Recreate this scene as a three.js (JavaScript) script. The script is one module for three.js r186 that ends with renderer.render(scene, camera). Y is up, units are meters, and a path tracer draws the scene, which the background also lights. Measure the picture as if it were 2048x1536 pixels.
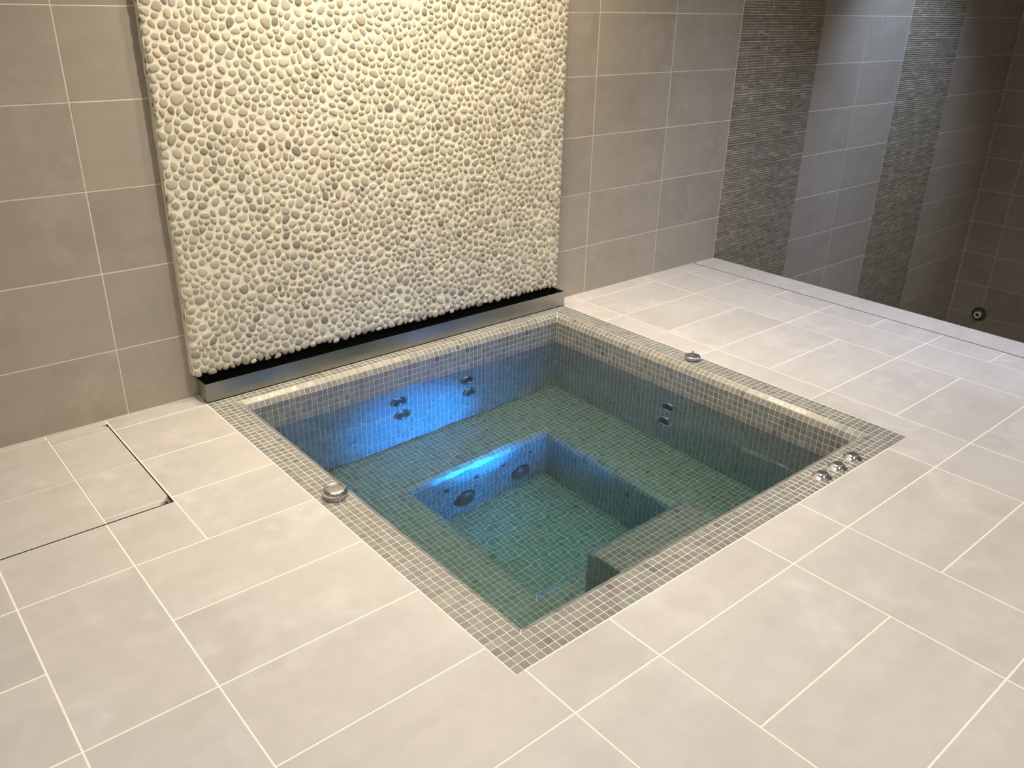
import * as THREE from 'three';
import { RectAreaLightUniformsLib } from 'three/addons/lights/RectAreaLightUniformsLib.js';
import { mergeGeometries } from 'three/addons/utils/BufferGeometryUtils.js';

// ------------------------------------------------------------------ camera, lights, exposure
const scene = new THREE.Scene();
scene.background = new THREE.Color(0x000000);
RectAreaLightUniformsLib.init();
const FOCAL = 1667;
const camera = new THREE.PerspectiveCamera(2 * Math.atan(768 / FOCAL) * 180 / Math.PI, 2048 / 1536, 0.05, 40);
camera.rotation.order = 'YXZ';
camera.rotation.set(-0.429008, -0.7121778, 0.0214452);
camera.position.set(-0.77805, 1.51927, 3.23111);
camera.updateMatrixWorld(true);
const renderer = new THREE.WebGLRenderer({ antialias: true });
renderer.toneMapping = THREE.LinearToneMapping;
renderer.toneMappingExposure = 0.855;
renderer.shadowMap.enabled = true;
renderer.shadowMap.type = THREE.PCFSoftShadowMap;

const CEIL = 2.9, WELL = 0.3;   // unseen lamps hang here; added dark baffle boxes narrow their light downward
// [x, z, size, intensity, colour]: square ceiling panels out of view, the last added as fill
const PANELS = [
  [-1.0, 1.6, 0.55, 25, 0xfffaf2], [-0.75, 3.3, 0.55, 33, 0xfffaf2], [1.1, 1.6, 0.55, 36, 0xfff8ee], [1.2, 3.7, 0.55, 33, 0xfffaf2], [3.15, 1.05, 0.5, 24, 0xf8f8fa], [3.2, 3.0, 0.55, 32, 0xfbfaf6], [6.3, 2.6, 0.5, 38, 0xfff2dc],
];
// [x, z, candela, cone]: unseen downlights that graze the pebble panel, then one over the pool
const DOWNLIGHTS = [[0.72, 0.42, 5.5, 0.85], [1.45, 0.42, 11, 0.85], [2.2, 0.42, 6.5, 0.85]];
const POOL_SPOT = [0.85, 1.1, 12, 1.28];
const COOL_SPOT = { at: [5.35, 2.57, 1.5], to: [5.8, 0.9, 0], power: 19, cone: 0.6, color: 0xc4dcff };  // unseen cool source, placed to light the striped wall
const LEDGE_SPOT = { at: [4.5, 2.57, 1.9], to: [3.75, 0, 1.0], power: 16, cone: 0.75, color: 0xc0d2ff };  // unseen cool source, placed to light the ledge and the floor beside it
const POOL_LIGHT = { at: [1.62, -0.805, 1.345], to: [1.25, -0.58, 0.19], power: 24, cone: 0.36, fill: 4, fillCone: 0.85, fillTo: [1.25, -0.56, 0.19] };

// ------------------------------------------------------------------ helpers
let seed = 12345;
const rnd = () => { seed = (seed + 0x6d2b79f5) | 0; let t = Math.imul(seed ^ (seed >>> 15), 1 | seed); t = (t + Math.imul(t ^ (t >>> 7), 61 | t)) ^ t; return ((t ^ (t >>> 14)) >>> 0) / 4294967296; };
const rr = (a, b) => a + (b - a) * rnd();
const V = (x, y, z) => new THREE.Vector3(x, y, z);
const used = {};
function numbered(n) { const k = used[n] ?? 0; used[n] = k + 1; return k ? n + '_' + String(k).padStart(3, '0') : n; }
function add(o, parent) { o.traverse((m) => { if (m.isMesh) { m.castShadow = true; m.receiveShadow = true; } }); parent.add(o); return o; }
function thing(name, label, category, pos = [0, 0, 0], group) {
  const g = new THREE.Group(); g.name = numbered(name); g.position.set(...pos);
  g.userData = { label, category }; if (group) g.userData.group = group;
  scene.add(g); return g;
}
function structure(name) { const g = new THREE.Group(); g.name = name; g.userData.kind = 'structure'; scene.add(g); return g; }
function part(name, geo, mat, parent, pos) {
  const m = new THREE.Mesh(geo, mat); 
  const c = parent.userData.counts ?? (parent.counts = parent.counts ?? {});
  const k = c[name] ?? 0; c[name] = k + 1;
  m.name = k ? name + '_' + String(k).padStart(3, '0') : name;
  if (pos) m.position.set(...pos);
  return add(m, parent);
}
function copyThing(src, name, label, pos, rot) {
  const o = src.clone(); o.name = numbered(name); o.userData = { ...src.userData, label };
  o.position.set(...pos); if (rot) o.rotation.set(...rot); scene.add(o); return o;
}

// tileable value noise
function noiseGrid(n) { const a = new Float32Array(n * n); for (let i = 0; i < a.length; i++) a[i] = rnd(); return { n, a }; }
const NG = [noiseGrid(64), noiseGrid(64), noiseGrid(64)];
function vn(g, x, y, p) { // period p cells
  const xi = Math.floor(x), yi = Math.floor(y); let fx = x - xi, fy = y - yi; fx = fx * fx * (3 - 2 * fx); fy = fy * fy * (3 - 2 * fy);
  const w = (i) => ((i % p) + p) % p, at = (i, j) => g.a[(w(j) % g.n) * g.n + (w(i) % g.n)];
  const a = at(xi, yi), b = at(xi + 1, yi), c = at(xi, yi + 1), d = at(xi + 1, yi + 1);
  return (a + (b - a) * fx) * (1 - fy) + (c + (d - c) * fx) * fy;
}
function fbm(g, u, v, p, oct) { let s = 0, a = 0.5, t = 0; for (let o = 0; o < oct; o++) { s += a * vn(g, u * p, v * p, p); t += a; a *= 0.5; p *= 2; } return s / t; }
function dataTex(n, f, srgb, metres) {
  const d = new Uint8Array(n * n * 4);
  for (let y = 0; y < n; y++) for (let x = 0; x < n; x++) { const c = f(x / n, y / n), o = (y * n + x) * 4; d[o] = c[0]; d[o + 1] = c[1]; d[o + 2] = c[2]; d[o + 3] = 255; }
  const t = new THREE.DataTexture(d, n, n, THREE.RGBAFormat); t.wrapS = t.wrapT = THREE.RepeatWrapping; t.magFilter = THREE.LinearFilter; t.minFilter = THREE.LinearMipmapLinearFilter; t.generateMipmaps = true;
  if (srgb) t.colorSpace = THREE.SRGBColorSpace;
  t.repeat.set(1 / metres, 1 / metres); t.needsUpdate = true; return t;
}
const clamp = (x, a = 0, b = 1) => Math.min(b, Math.max(a, x));
const grey = (v) => { v = clamp(v) * 255; return [v, v, v]; };
// porcelain: soft clouds, faint streaks, chalky cement haze
const tileTex = dataTex(1024, (u, v) => {
  const cloud = fbm(NG[0], u, v, 4, 5), streak = fbm(NG[1], u, v * 6, 3, 4), fine = fbm(NG[2], u, v, 32, 3);
  const haze = clamp((fbm(NG[1], v, u, 5, 5) - 0.6) * 5) * clamp(fbm(NG[2], u, v, 16, 4) * 1.6 - 0.3);
  const k = 0.88 + 0.05 * (cloud - 0.5) + 0.05 * (streak - 0.5) + 0.04 * (fine - 0.5) + 0.055 * haze;
  return [255 * clamp(k * 1.0), 255 * clamp(k * 0.995 + 0.002), 255 * clamp(k * 0.985 + 0.012 * haze)];
}, true, 1.3);
const tileRough = dataTex(512, (u, v) => grey(0.52 + 0.22 * fbm(NG[1], u, v, 6, 5)), false, 0.9);
const grainBump = dataTex(512, (u, v) => grey(fbm(NG[2], u, v, 32, 4)), false, 0.25);
const glassBump = dataTex(512, (u, v) => grey(0.65 * fbm(NG[0], u, v, 32, 2) + 0.35 * fbm(NG[1], u, v, 64, 2)), false, 0.12);
const metalBrush = dataTex(512, (u, v) => grey(0.30 + 0.16 * fbm(NG[0], u * 0.5, v * 16, 8, 3) + 0.10 * fbm(NG[1], u, v, 4, 4)), false, 0.5);
const mortarBump = dataTex(512, (u, v) => grey(fbm(NG[0], u, v, 24, 4)), false, 0.3);

const M = {
  floorTile: new THREE.MeshStandardMaterial({ color: new THREE.Color(0.72, 0.69, 0.68 * 0.985), map: tileTex, roughnessMap: tileRough, roughness: 0.95, bumpMap: grainBump, bumpScale: 0.00025 }),
  wallTile: new THREE.MeshStandardMaterial({ color: new THREE.Color(0.52, 0.47, 0.405), map: tileTex, roughnessMap: tileRough, roughness: 0.8, bumpMap: grainBump, bumpScale: 0.0002 }),
  wallTileB: new THREE.MeshStandardMaterial({ color: new THREE.Color(0.495, 0.447, 0.385), map: tileTex, roughnessMap: tileRough, roughness: 0.8, bumpMap: grainBump, bumpScale: 0.0002 }),
  ledgeTile: new THREE.MeshStandardMaterial({ color: new THREE.Color(0.74, 0.71, 0.67), map: tileTex, roughnessMap: tileRough, roughness: 0.9, bumpMap: grainBump, bumpScale: 0.0002 }),
  floorGrout: new THREE.MeshStandardMaterial({ color: new THREE.Color(0.90, 0.84, 0.74), roughness: 0.95, bumpMap: grainBump, bumpScale: 0.0006 }),
  wallGrout: new THREE.MeshStandardMaterial({ color: new THREE.Color(0.80, 0.73, 0.62), roughness: 0.95 }),
  stripe: new THREE.MeshStandardMaterial({ color: new THREE.Color(1.32, 1.28, 1.18), vertexColors: true, roughness: 0.42, bumpMap: grainBump, bumpScale: 0.0003 }),
  mosaic: new THREE.MeshPhysicalMaterial({ color: 0xffffff, vertexColors: true, roughness: 0.26, ior: 1.9, sheen: 0.7, sheenColor: new THREE.Color(0.85, 0.86, 0.85), sheenRoughness: 0.55, bumpMap: glassBump, bumpScale: 0.00025 }),
  poolGrout: new THREE.MeshStandardMaterial({ color: new THREE.Color(0.72, 0.70, 0.64), roughness: 0.9 }),
  mortar: new THREE.MeshStandardMaterial({ color: new THREE.Color(0.85, 0.79, 0.63), roughness: 0.93, bumpMap: mortarBump, bumpScale: 0.0012 }),
  pebble: new THREE.MeshStandardMaterial({ color: 0xffffff, vertexColors: true, roughness: 0.62, bumpMap: grainBump, bumpScale: 0.0002 }),
  steel: new THREE.MeshPhysicalMaterial({ color: new THREE.Color(0.43, 0.425, 0.39), metalness: 1, roughness: 1.0, roughnessMap: metalBrush }),
  black: new THREE.MeshStandardMaterial({ color: new THREE.Color(0.006, 0.006, 0.006), roughness: 0.85 }),
  chrome: new THREE.MeshStandardMaterial({ color: new THREE.Color(0.80, 0.80, 0.80), metalness: 1, roughness: 0.09 }),
  satin: new THREE.MeshStandardMaterial({ color: new THREE.Color(0.62, 0.62, 0.62), metalness: 1, roughness: 0.28 }),
  jetDark: new THREE.MeshStandardMaterial({ color: new THREE.Color(0.03, 0.03, 0.035), roughness: 0.35 }),
  jetGrey: new THREE.MeshStandardMaterial({ color: new THREE.Color(0.25, 0.26, 0.27), metalness: 0.8, roughness: 0.25 }),
  drain: new THREE.MeshStandardMaterial({ color: new THREE.Color(0.075, 0.07, 0.06), roughness: 0.3 }),
  whitePlastic: new THREE.MeshStandardMaterial({ color: new THREE.Color(0.82, 0.80, 0.74), roughness: 0.4 }),
  brownPlastic: new THREE.MeshStandardMaterial({ color: new THREE.Color(0.10, 0.09, 0.07), roughness: 0.7 }),
  paint: new THREE.MeshStandardMaterial({ color: new THREE.Color(0.78, 0.76, 0.72), roughness: 0.9 }),
  darkWall: new THREE.MeshStandardMaterial({ color: new THREE.Color(0.42, 0.38, 0.33), roughness: 0.8 }),
  water: new THREE.MeshPhysicalMaterial({ color: 0xffffff, roughness: 0, transmission: 1, ior: 1.33, thickness: 1, attenuationColor: new THREE.Color(0.67, 0.965, 0.93), attenuationDistance: 1.0 }),
  added_baffle: new THREE.MeshStandardMaterial({ color: new THREE.Color(0.12, 0.12, 0.12), roughness: 0.7 }),
  lamp: new THREE.MeshStandardMaterial({ color: 0x111111, emissive: new THREE.Color(1, 0.9, 0.75), emissiveIntensity: 3 }),
  lampCool: new THREE.MeshStandardMaterial({ color: 0x111111, emissive: new THREE.Color(0.75, 0.85, 1), emissiveIntensity: 3 }),
  lampBlue: new THREE.MeshStandardMaterial({ color: 0x050505, emissive: new THREE.Color(0.05, 0.4, 1), emissiveIntensity: 3 }),
};

function uvGeo(pos, nor, uv, col, idx) {
  const g = new THREE.BufferGeometry();
  g.setAttribute('position', new THREE.Float32BufferAttribute(pos, 3));
  if (nor) g.setAttribute('normal', new THREE.Float32BufferAttribute(nor, 3));
  if (uv) g.setAttribute('uv', new THREE.Float32BufferAttribute(uv, 2));
  if (col) g.setAttribute('color', new THREE.Float32BufferAttribute(col, 3));
  if (idx) g.setIndex(idx);
  if (!nor) g.computeVertexNormals();
  return g;
}
function bx(x0, x1, y0, y1, z0, z1) { // box by extents, uv in metres
  const g = new THREE.BoxGeometry(x1 - x0, y1 - y0, z1 - z0); g.translate((x0 + x1) / 2, (y0 + y1) / 2, (z0 + z1) / 2);
  const p = g.attributes.position, n = g.attributes.normal, uv = g.attributes.uv;
  for (let i = 0; i < p.count; i++) {
    const ax = Math.abs(n.getX(i)), ay = Math.abs(n.getY(i));
    uv.setXY(i, ax > 0.5 ? p.getZ(i) : p.getX(i), ay > 0.5 ? p.getZ(i) : p.getY(i));
  }
  return g;
}
// A convex piece (tile) on a surface: corners counter-clockwise as seen from outside. Appends to acc {p,n,uv,c}.
function acc() { return { p: [], n: [], uv: [], c: [] }; }
function flush(a) { return uvGeo(a.p, a.n, a.uv, a.c.length ? a.c : null); }
function inset(poly, k) {
  const n = poly.length; return poly.map((p, i) => {
    const e1 = poly[(i + 1) % n].clone().sub(p).normalize(), e2 = poly[(i + n - 1) % n].clone().sub(p).normalize();
    const s = e1.clone().cross(e2).length();
    return p.clone().addScaledVector(e1.add(e2), k / Math.max(s, 0.25));
  });
}
function piece(a, corners, o) {
  let poly = corners.filter((p, i) => p.distanceTo(corners[(i + 1) % corners.length]) > 0.003);
  if (poly.length < 3) return false;
  const m = V(0, 0, 0); poly.forEach((p) => m.add(p)); m.divideScalar(poly.length);
  const N = V(0, 0, 0); for (let i = 0; i < poly.length; i++) N.add(poly[i].clone().sub(m).cross(poly[(i + 1) % poly.length].clone().sub(m)));
  if (N.length() / 2 < (o.minArea ?? 6e-5)) return false;
  N.normalize();
  const U = poly[1].clone().sub(poly[0]).normalize(), W = N.clone().cross(U);
  const org = o.org ?? V(0, 0, 0), t1 = (o.tilt ?? 0) * rr(-1, 1), t2 = (o.tilt ?? 0) * rr(-1, 1), up = o.lift ?? 0;
  const level = (ring, h) => ring.map((p) => { const d = p.clone().sub(m); return p.clone().addScaledVector(N, h + up + t1 * d.dot(U) + t2 * d.dot(W)); });
  const k = (o.gap ?? 0.0025) / 2, ch = o.ch ?? 0.0008;
  const R0 = level(inset(poly, k), -(o.t ?? 0.004)), R1 = level(inset(poly, k), -ch * 0.8), R2 = level(inset(poly, k + ch), 0);
  const du = o.rot ? rnd() * 3 : rnd(), dv = rnd();
  const put = (p, nn) => { const d = p.clone().sub(m); a.p.push(p.x - org.x, p.y - org.y, p.z - org.z); a.n.push(nn.x, nn.y, nn.z); a.uv.push(d.dot(U) + du, d.dot(W) + dv); if (o.col) a.c.push(...o.col); };
  const tri = (x, y, z) => { const nn = y.clone().sub(x).cross(z.clone().sub(x)).normalize(); put(x, nn); put(y, nn); put(z, nn); };
  const L = poly.length;
  for (let i = 0; i < L; i++) { const j = (i + 1) % L; tri(R0[i], R0[j], R1[j]); tri(R0[i], R1[j], R1[i]); tri(R1[i], R1[j], R2[j]); tri(R1[i], R2[j], R2[i]); }
  for (let i = 1; i < L - 1; i++) tri(R2[0], R2[i], R2[i + 1]);
  return true;
}
function tileMesh(corners, mat, parent, name, o) {
  const m = V(0, 0, 0); corners.forEach((p) => m.add(p)); m.divideScalar(corners.length);
  const a = acc(); if (!piece(a, corners, { ...o, org: m })) return null;
  return part(name, flush(a), mat, parent, [m.x, m.y, m.z]);
}
// closed ring swept through a list of rectangles {r:[x0,x1,z0,z1], y}; the list is a closed loop in section
function ringSolid(list) {
  const a = acc(), C = list.map(({ r, y }) => [V(r[0], y, r[2]), V(r[1], y, r[2]), V(r[1], y, r[3]), V(r[0], y, r[3])]);
  const n = list.length;
  const cx = (list[0].r[0] + list[0].r[1]) / 2, cz = (list[0].r[2] + list[0].r[3]) / 2;
  let area = 0; for (let i = 0; i < n; i++) { const p = list[i], q = list[(i + 1) % n]; area += (p.r[0] * q.y - q.r[0] * p.y); }
  for (let i = 0; i < n; i++) {
    const A = C[i], B = C[(i + 1) % n];
    for (let k = 0; k < 4; k++) {
      const l = (k + 1) % 4; let q = [A[k], A[l], B[l], B[k]];
      if (area < 0) q = [q[1], q[0], q[3], q[2]];
      const nn = q[1].clone().sub(q[0]).cross(q[2].clone().sub(q[0])); if (nn.length() < 1e-12) nn.copy(q[2].clone().sub(q[0]).cross(q[3].clone().sub(q[0]))); nn.normalize();
      for (const p of [q[0], q[1], q[2], q[0], q[2], q[3]]) { a.p.push(p.x, p.y, p.z); a.n.push(nn.x, nn.y, nn.z); a.uv.push(p.x + p.y, p.z); }
    }
  }
  return flush(a);
}
function lathe(pts, seg = 40) { return new THREE.LatheGeometry(pts.map(([r, y]) => new THREE.Vector2(r, y)), seg); }
const camPos = camera.position.clone();
const viewProj = new THREE.Matrix4().multiplyMatrices(camera.projectionMatrix, camera.matrixWorldInverse);
function seenArea(corners) { // projected area in 2048 x 1536 pixels, 0 when off-frame or facing away
  const q = corners.map((p) => p.clone().applyMatrix4(viewProj)).map((p) => [p.x * 1024, p.y * 768, p.z]);
  if (q.some((p) => Math.abs(p[0]) > 1024 || Math.abs(p[1]) > 768 || p[2] > 1)) return 0;
  let s = 0; for (let i = 0; i < q.length; i++) { const j = (i + 1) % q.length; s += q[i][0] * q[j][1] - q[j][0] * q[i][1]; }
  return Math.max(0, s / 2);
}

// ------------------------------------------------------------------ dimensions
const PX0 = 0.278, PX1 = 2.297, PZ0 = 0.05, PZ1 = 2.048;     // outer edge of the mosaic coping
const FLAT = 0.105, PIT = 0.0262;
const CH = [[0.0227, 0.0131], [0.0131, 0.0227]];             // the two chords of the bullnose
const DIN = FLAT + CH[0][0] + CH[1][0], YB = -(CH[0][1] + CH[1][1]);
const WATER = -0.152, BENCH = -0.763, PITFLOOR = -1.185;
const IX0 = PX0 + DIN, IX1 = PX1 - DIN, IZ0 = PZ0 + DIN, IZ1 = PZ1 - DIN;
const FX0 = 0.975, FX1 = 1.775, FZ0 = 0.545, FZ1 = 1.375;     // footwell
const EC = CH[0][0] + CH[1][0];
const SX0 = 1.112, SX1 = 1.654, SZ0 = 1.49, SY = -0.45;       // entry step
const EDGE = 3.76, SEAM = 3.56, XR = 7.9, LOWER = -1.9;
const ROW = 0.302, ROW0 = -0.026;

// ------------------------------------------------------------------ shell
const floor = structure('floor');
{
  const beds = [bx(-3, PX0, -0.3, -0.0009, 0, 6), bx(PX0, PX1, -0.3, -0.0009, 0, PZ0), bx(PX0, PX1, -0.3, -0.0009, PZ1, 6), bx(PX1, SEAM - 0.009, -0.3, -0.0009, 0, 6), bx(-3, PX0 - 0.3, -1.5, -0.3, 0, 6), bx(PX1 + 0.3, SEAM - 0.009, -2, -0.3, 0, 6)];
  // the hatch opening is cut out of the left bed
  beds[0] = mergeGeometries([bx(-3, -0.80, -0.3, -0.0009, 0, 6), bx(-0.80, -0.092, -0.3, -0.0009, 0, 0.03), bx(-0.80, -0.092, -0.3, -0.0009, 0.744, 6), bx(-0.092, PX0, -0.3, -0.0009, 0, 6), bx(-0.80, -0.092, -0.3, -0.06, 0.03, 0.744)]);
  part('grout_bed', mergeGeometries(beds), M.floorGrout, floor);
}
const HATCH = [-0.798, -0.0965, 0.034, 0.7375];
function clipRects(r, hole) { // r minus hole -> list of rects
  const [a, b, c, d] = r, [x0, x1, z0, z1] = hole;
  if (b <= x0 || a >= x1 || d <= z0 || c >= z1) return [r];
  const out = [];
  if (a < x0) out.push([a, x0, c, d]);
  if (b > x1) out.push([x1, b, c, d]);
  const lo = Math.max(a, x0), hi = Math.min(b, x1);
  if (c < z0) out.push([lo, hi, c, z0]);
  if (d > z1) out.push([lo, hi, z1, d]);
  return out;
}
function floorPiece(r, parent, mat, name = 'floor_tile', lift = 0, extra = {}) {
  const [a, b, c, d] = r; if (b - a < 0.02 || d - c < 0.015) return;
  return tileMesh([V(a, 0, d), V(b, 0, d), V(b, 0, c), V(a, 0, c)], mat, parent, name, { gap: 0.0052, ch: 0.0007, t: 0.009, tilt: 0.0006, rot: true, lift: lift + rr(-0.0003, 0.0003), minArea: 1e-4, ...extra });
}
const ZROWS = [0, 0.105, 0.408]; for (let k = 1; k <= 17; k++) ZROWS.push(0.408 + k * 0.3036);
const ZLONG = [0, 0.408]; for (let k = 1; k <= 8; k++) ZLONG.push(0.408 + k * 0.6072);
const COLS = [[-1.53, -1.222, 1], [-1.222, -0.615, 0], [-0.615, -0.306, 1], [-0.306, 0.306, 0], [0.306, 0.61, 1], [0.61, 1.222, 0], [1.222, 1.531, 1], [1.531, 2.147, 0], [2.147, 2.444, 1], [2.444, 3.055, 0], [3.055, 3.36, 1], [3.36, SEAM - 0.009, 0]];
for (const [x0, x1, long] of COLS) {
  const zs = long ? ZLONG : ZROWS;
  for (let i = 0; i + 1 < zs.length; i++) {
    if (zs[i] > 4.4) continue;
    if ((x0 === -0.306 || x0 === 2.147) && zs[i] < PZ1 && zs[i + 1] > PZ1) { // notched round a corner of the pool
      const k = 0.0033, left = x0 < 0, A = left ? [x0, PX0, zs[i], PZ1 + k] : [PX1, x1, zs[i], PZ1 + k], B = [x0, x1, PZ1 - k, zs[i + 1]];
      const m = V((x0 + x1) / 2, 0, (zs[i] + zs[i + 1]) / 2), a = acc();
      for (const [p, q, r, t] of [A, B]) piece(a, [V(p, 0, t), V(q, 0, t), V(q, 0, r), V(p, 0, r)], { gap: 0.0052, ch: 0.0007, t: 0.009, org: m });
      part('floor_tile', flush(a), M.floorTile, floor, [m.x, 0, m.z]); continue;
    }
    let rs = clipRects([x0, x1, zs[i], zs[i + 1]], [PX0 - 0.001, PX1 + 0.001, -1, PZ1 + 0.001]).flatMap((r) => clipRects(r, [-0.802, -0.089, 0.03, 0.744]));
    for (const r of rs) floorPiece(r, floor, M.floorTile);
  }
}
// cover of the floor hatch, tiled like the floor, with notched lifting corners
{
  const [a, b, c, d] = HATCH;
  const h = thing('floor_hatch', 'tiled floor access hatch with dark gap and notched metal corners by the wall', 'hatch', [0, 0, 0]);
  part('tray', bx(a, b, -0.055, -0.0105, c, d), M.satin, h);
  part('grout_bed', new THREE.ExtrudeGeometry(new THREE.Shape([[a, -d + 0.001], [b - 0.044, -d + 0.001], [b - 0.001, -d + 0.044], [b - 0.001, -c - 0.022], [b - 0.03, -c - 0.001], [a, -c - 0.001]].map(([x, y]) => new THREE.Vector2(x, y))), { depth: 0.0085, bevelEnabled: false }).rotateX(-Math.PI / 2).translate(0, -0.0103, 0), M.floorGrout, h);
  part('gap_dark_strip', mergeGeometries([bx(b + 0.0006, -0.0895, -0.03, -0.0016, c, 0.744), bx(a, -0.0895, -0.03, -0.0016, d + 0.0006, 0.744)]), M.black, h);  // black strip that gives the open hatch gap its dark depth
  const J = -0.304, o = { gap: 0.0050, ch: 0.0008, t: 0.006, rot: true, minArea: 1e-4 };
  const poly = (pts) => tileMesh(pts.map(([x, z]) => V(x, 0, z)), M.floorTile, h, 'floor_tile', o);
  const e = 0.0021;
  poly([[a, 0.401], [J, 0.401], [J, c - e], [a, c - e]]); poly([[a, d + e], [J, d + e], [J, 0.401], [a, 0.401]]);
  poly([[J, 0.0913], [b + e, 0.0913], [b + e, c + 0.024], [b - 0.03, c - e], [J, c - e]]);
  poly([[J, 0.401], [b + e, 0.401], [b + e, 0.0913], [J, 0.0913]]);
  poly([[J, 0.707], [b - 0.008, 0.707], [b + e, d - 0.045], [b + e, 0.401], [J, 0.401]]);
  poly([[J, d + e], [b - 0.045, d + e], [b - 0.008, 0.707], [J, 0.707]]);
  for (const [x, z, s] of [[b - 0.013, d - 0.013, 1], [b - 0.009, c + 0.008, 0.7]]) {
    part('corner_plate', bx(x - 0.03 * s, x + 0.012 * s, -0.0105, -0.006, z - 0.03 * s * (z > 0.3 ? 1 : 0.3), z + 0.012 * s), M.satin, h);
    part('key_hole', new THREE.CylinderGeometry(0.0045 * s, 0.0045 * s, 0.0012, 16).translate(x - 0.002, -0.0054, z), M.black, h);
  }
}
// ledge at the edge of the drop
const ledge = structure('trim_1');
{
  part('ledge_bed', bx(SEAM + 0.0, EDGE - 0.002, -2, -0.0009, 0, 6), M.wallGrout, ledge);
  part('seam_strip', bx(SEAM - 0.0095, SEAM + 0.0005, -0.03, -0.0013, 0, 6), M.black, ledge);
  for (let k = -1; k < 7; k++) { const z0 = Math.max(0, 0.408 + k * 0.6072), z1 = 0.408 + (k + 1) * 0.6072; tileMesh([V(SEAM + 0.001, 0, z1), V(EDGE + 0.004, 0, z1), V(EDGE + 0.004, 0, z0), V(SEAM + 0.001, 0, z0)], M.ledgeTile, ledge, 'ledge_tile', { gap: 0.002, ch: 0.0015, t: 0.012, rot: true, lift: 0.0015 }); }
}
part('floor_slab', bx(EDGE - 0.1, XR + 0.2, LOWER - 0.2, LOWER, -0.1, 6.1), M.darkWall, structure('floor_lower'));

const wall = structure('wall_back');
part('grout_bed', mergeGeometries([bx(-3, XR + 0.15, -0.3, CEIL, -0.15, -0.0009), bx(EDGE - 0.1, XR + 0.15, LOWER, -0.3, -0.15, -0.0009)]), M.wallGrout, wall);
const wallTile = (x0, x1, y0, y1, parent, lift = 0) => tileMesh([V(x0, y0, 0), V(x1, y0, 0), V(x1, y1, 0), V(x0, y1, 0)], rnd() < 0.5 ? M.wallTile : M.wallTileB, parent, 'wall_tile', { gap: 0.0038, ch: 0.0008, t: 0.008, tilt: 0.0008, rot: true, lift: lift + rr(-0.0003, 0.0003) });
const WX = [-1.81, -1.208, -0.604, 0, 0.4, 0.736, 1.34, 1.944, 2.548, 3.15, 3.755];
for (let r = 0; r < 9; r++) {
  const y0 = r === 0 ? 0.001 : ROW0 + r * ROW, y1 = Math.min(CEIL, ROW0 + (r + 1) * ROW);
  if (y1 - y0 < 0.03) continue;
  for (let i = 0; i + 1 < WX.length; i++) { if (WX[i] > 0.3 && WX[i + 1] < 2.2 && r > 0) continue; wallTile(WX[i], WX[i + 1], y0, y1, wall); }
}
const FARX = [4.645, 5.243, 5.848], FARX2 = [6.745, 7.345, XR];
for (const X of [FARX, FARX2]) for (let r = -6; r < 9; r++) {
  const y0 = ROW0 + r * ROW, y1 = Math.min(CEIL, y0 + ROW); if (y1 - y0 < 0.03) continue;
  for (let i = 0; i + 1 < X.length; i++) wallTile(X[i], X[i + 1], Math.max(LOWER, y0), y1, wall);
}
// textured stripe tiles: ragged little ridges on a plate, four variants
function stripeGeo(w, h) {
  const a = acc(), rows = 10, ph = h / rows;
  for (let r = 0; r < rows; r++) {
    let x = -w / 2;
    while (x < w / 2 - 0.004) {
      let x2 = Math.min(w / 2, x + rr(0.03, 0.13)); if (w / 2 - x2 < 0.012) x2 = w / 2;
      const k = rr(0.85, 1.15) * (rnd() < 0.04 ? 1.5 : 1), y = -h / 2 + r * ph;
      piece(a, [V(x, y, 0), V(x2, y, 0), V(x2, y + ph, 0), V(x, y + ph, 0)], { gap: 0.0012, ch: 0.0034, t: 0.005, lift: rr(0, 0.0012), tilt: 0.014, col: [0.155 * k, 0.140 * k, 0.112 * k], minArea: 1e-6 });
      x = x2;
    }
  }
  const b = acc(); piece(b, [V(-w / 2, -h / 2, 0), V(w / 2, -h / 2, 0), V(w / 2, h / 2, 0), V(-w / 2, h / 2, 0)], { gap: 0.0005, ch: 0.0002, t: 0.006, lift: -0.002, col: [0.085, 0.075, 0.06] });
  return mergeGeometries([flush(a), flush(b)]);
}
{
  const w = 0.2975, h = 0.151, vars = []; for (let i = 0; i < 5; i++) vars.push(stripeGeo(w - 0.0006, h - 0.0012));
  for (const xs of [3.757, 5.85]) for (let r = -12; r < 18; r++) {
    const y0 = ROW0 + r * h; if (y0 < LOWER || y0 + h > CEIL) continue;
    for (let c = 0; c < 3; c++) { const m = part('stripe_tile', vars[Math.floor(rnd() * 5)], M.stripe, wall, [xs + (c + 0.5) * w, y0 + h / 2, 0.001]); if (rnd() < 0.5) m.rotation.z = Math.PI; }
  }
}
const wallR = structure('wall_right');
part('grout_bed', bx(XR + 0.0009, XR + 0.15, LOWER, CEIL, -0.15, 6.1), M.wallGrout, wallR);
for (let r = -6; r < 9; r++) {
  const y0 = Math.max(LOWER, ROW0 + r * ROW), y1 = Math.min(CEIL, ROW0 + (r + 1) * ROW); if (y1 - y0 < 0.03) continue;
  for (let i = 0; i < 5; i++) {
    const z0 = i ? 0.3 + (i - 1) * 0.604 : 0.002, z1 = 0.3 + i * 0.604;
    tileMesh([V(XR, y0, z0), V(XR, y0, z1), V(XR, y1, z1), V(XR, y1, z0)], rnd() < 0.5 ? M.wallTile : M.wallTileB, wallR, 'wall_tile', { gap: 0.0038, ch: 0.0008, t: 0.008, rot: true, tilt: 0.0008 });
  }
}
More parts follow.
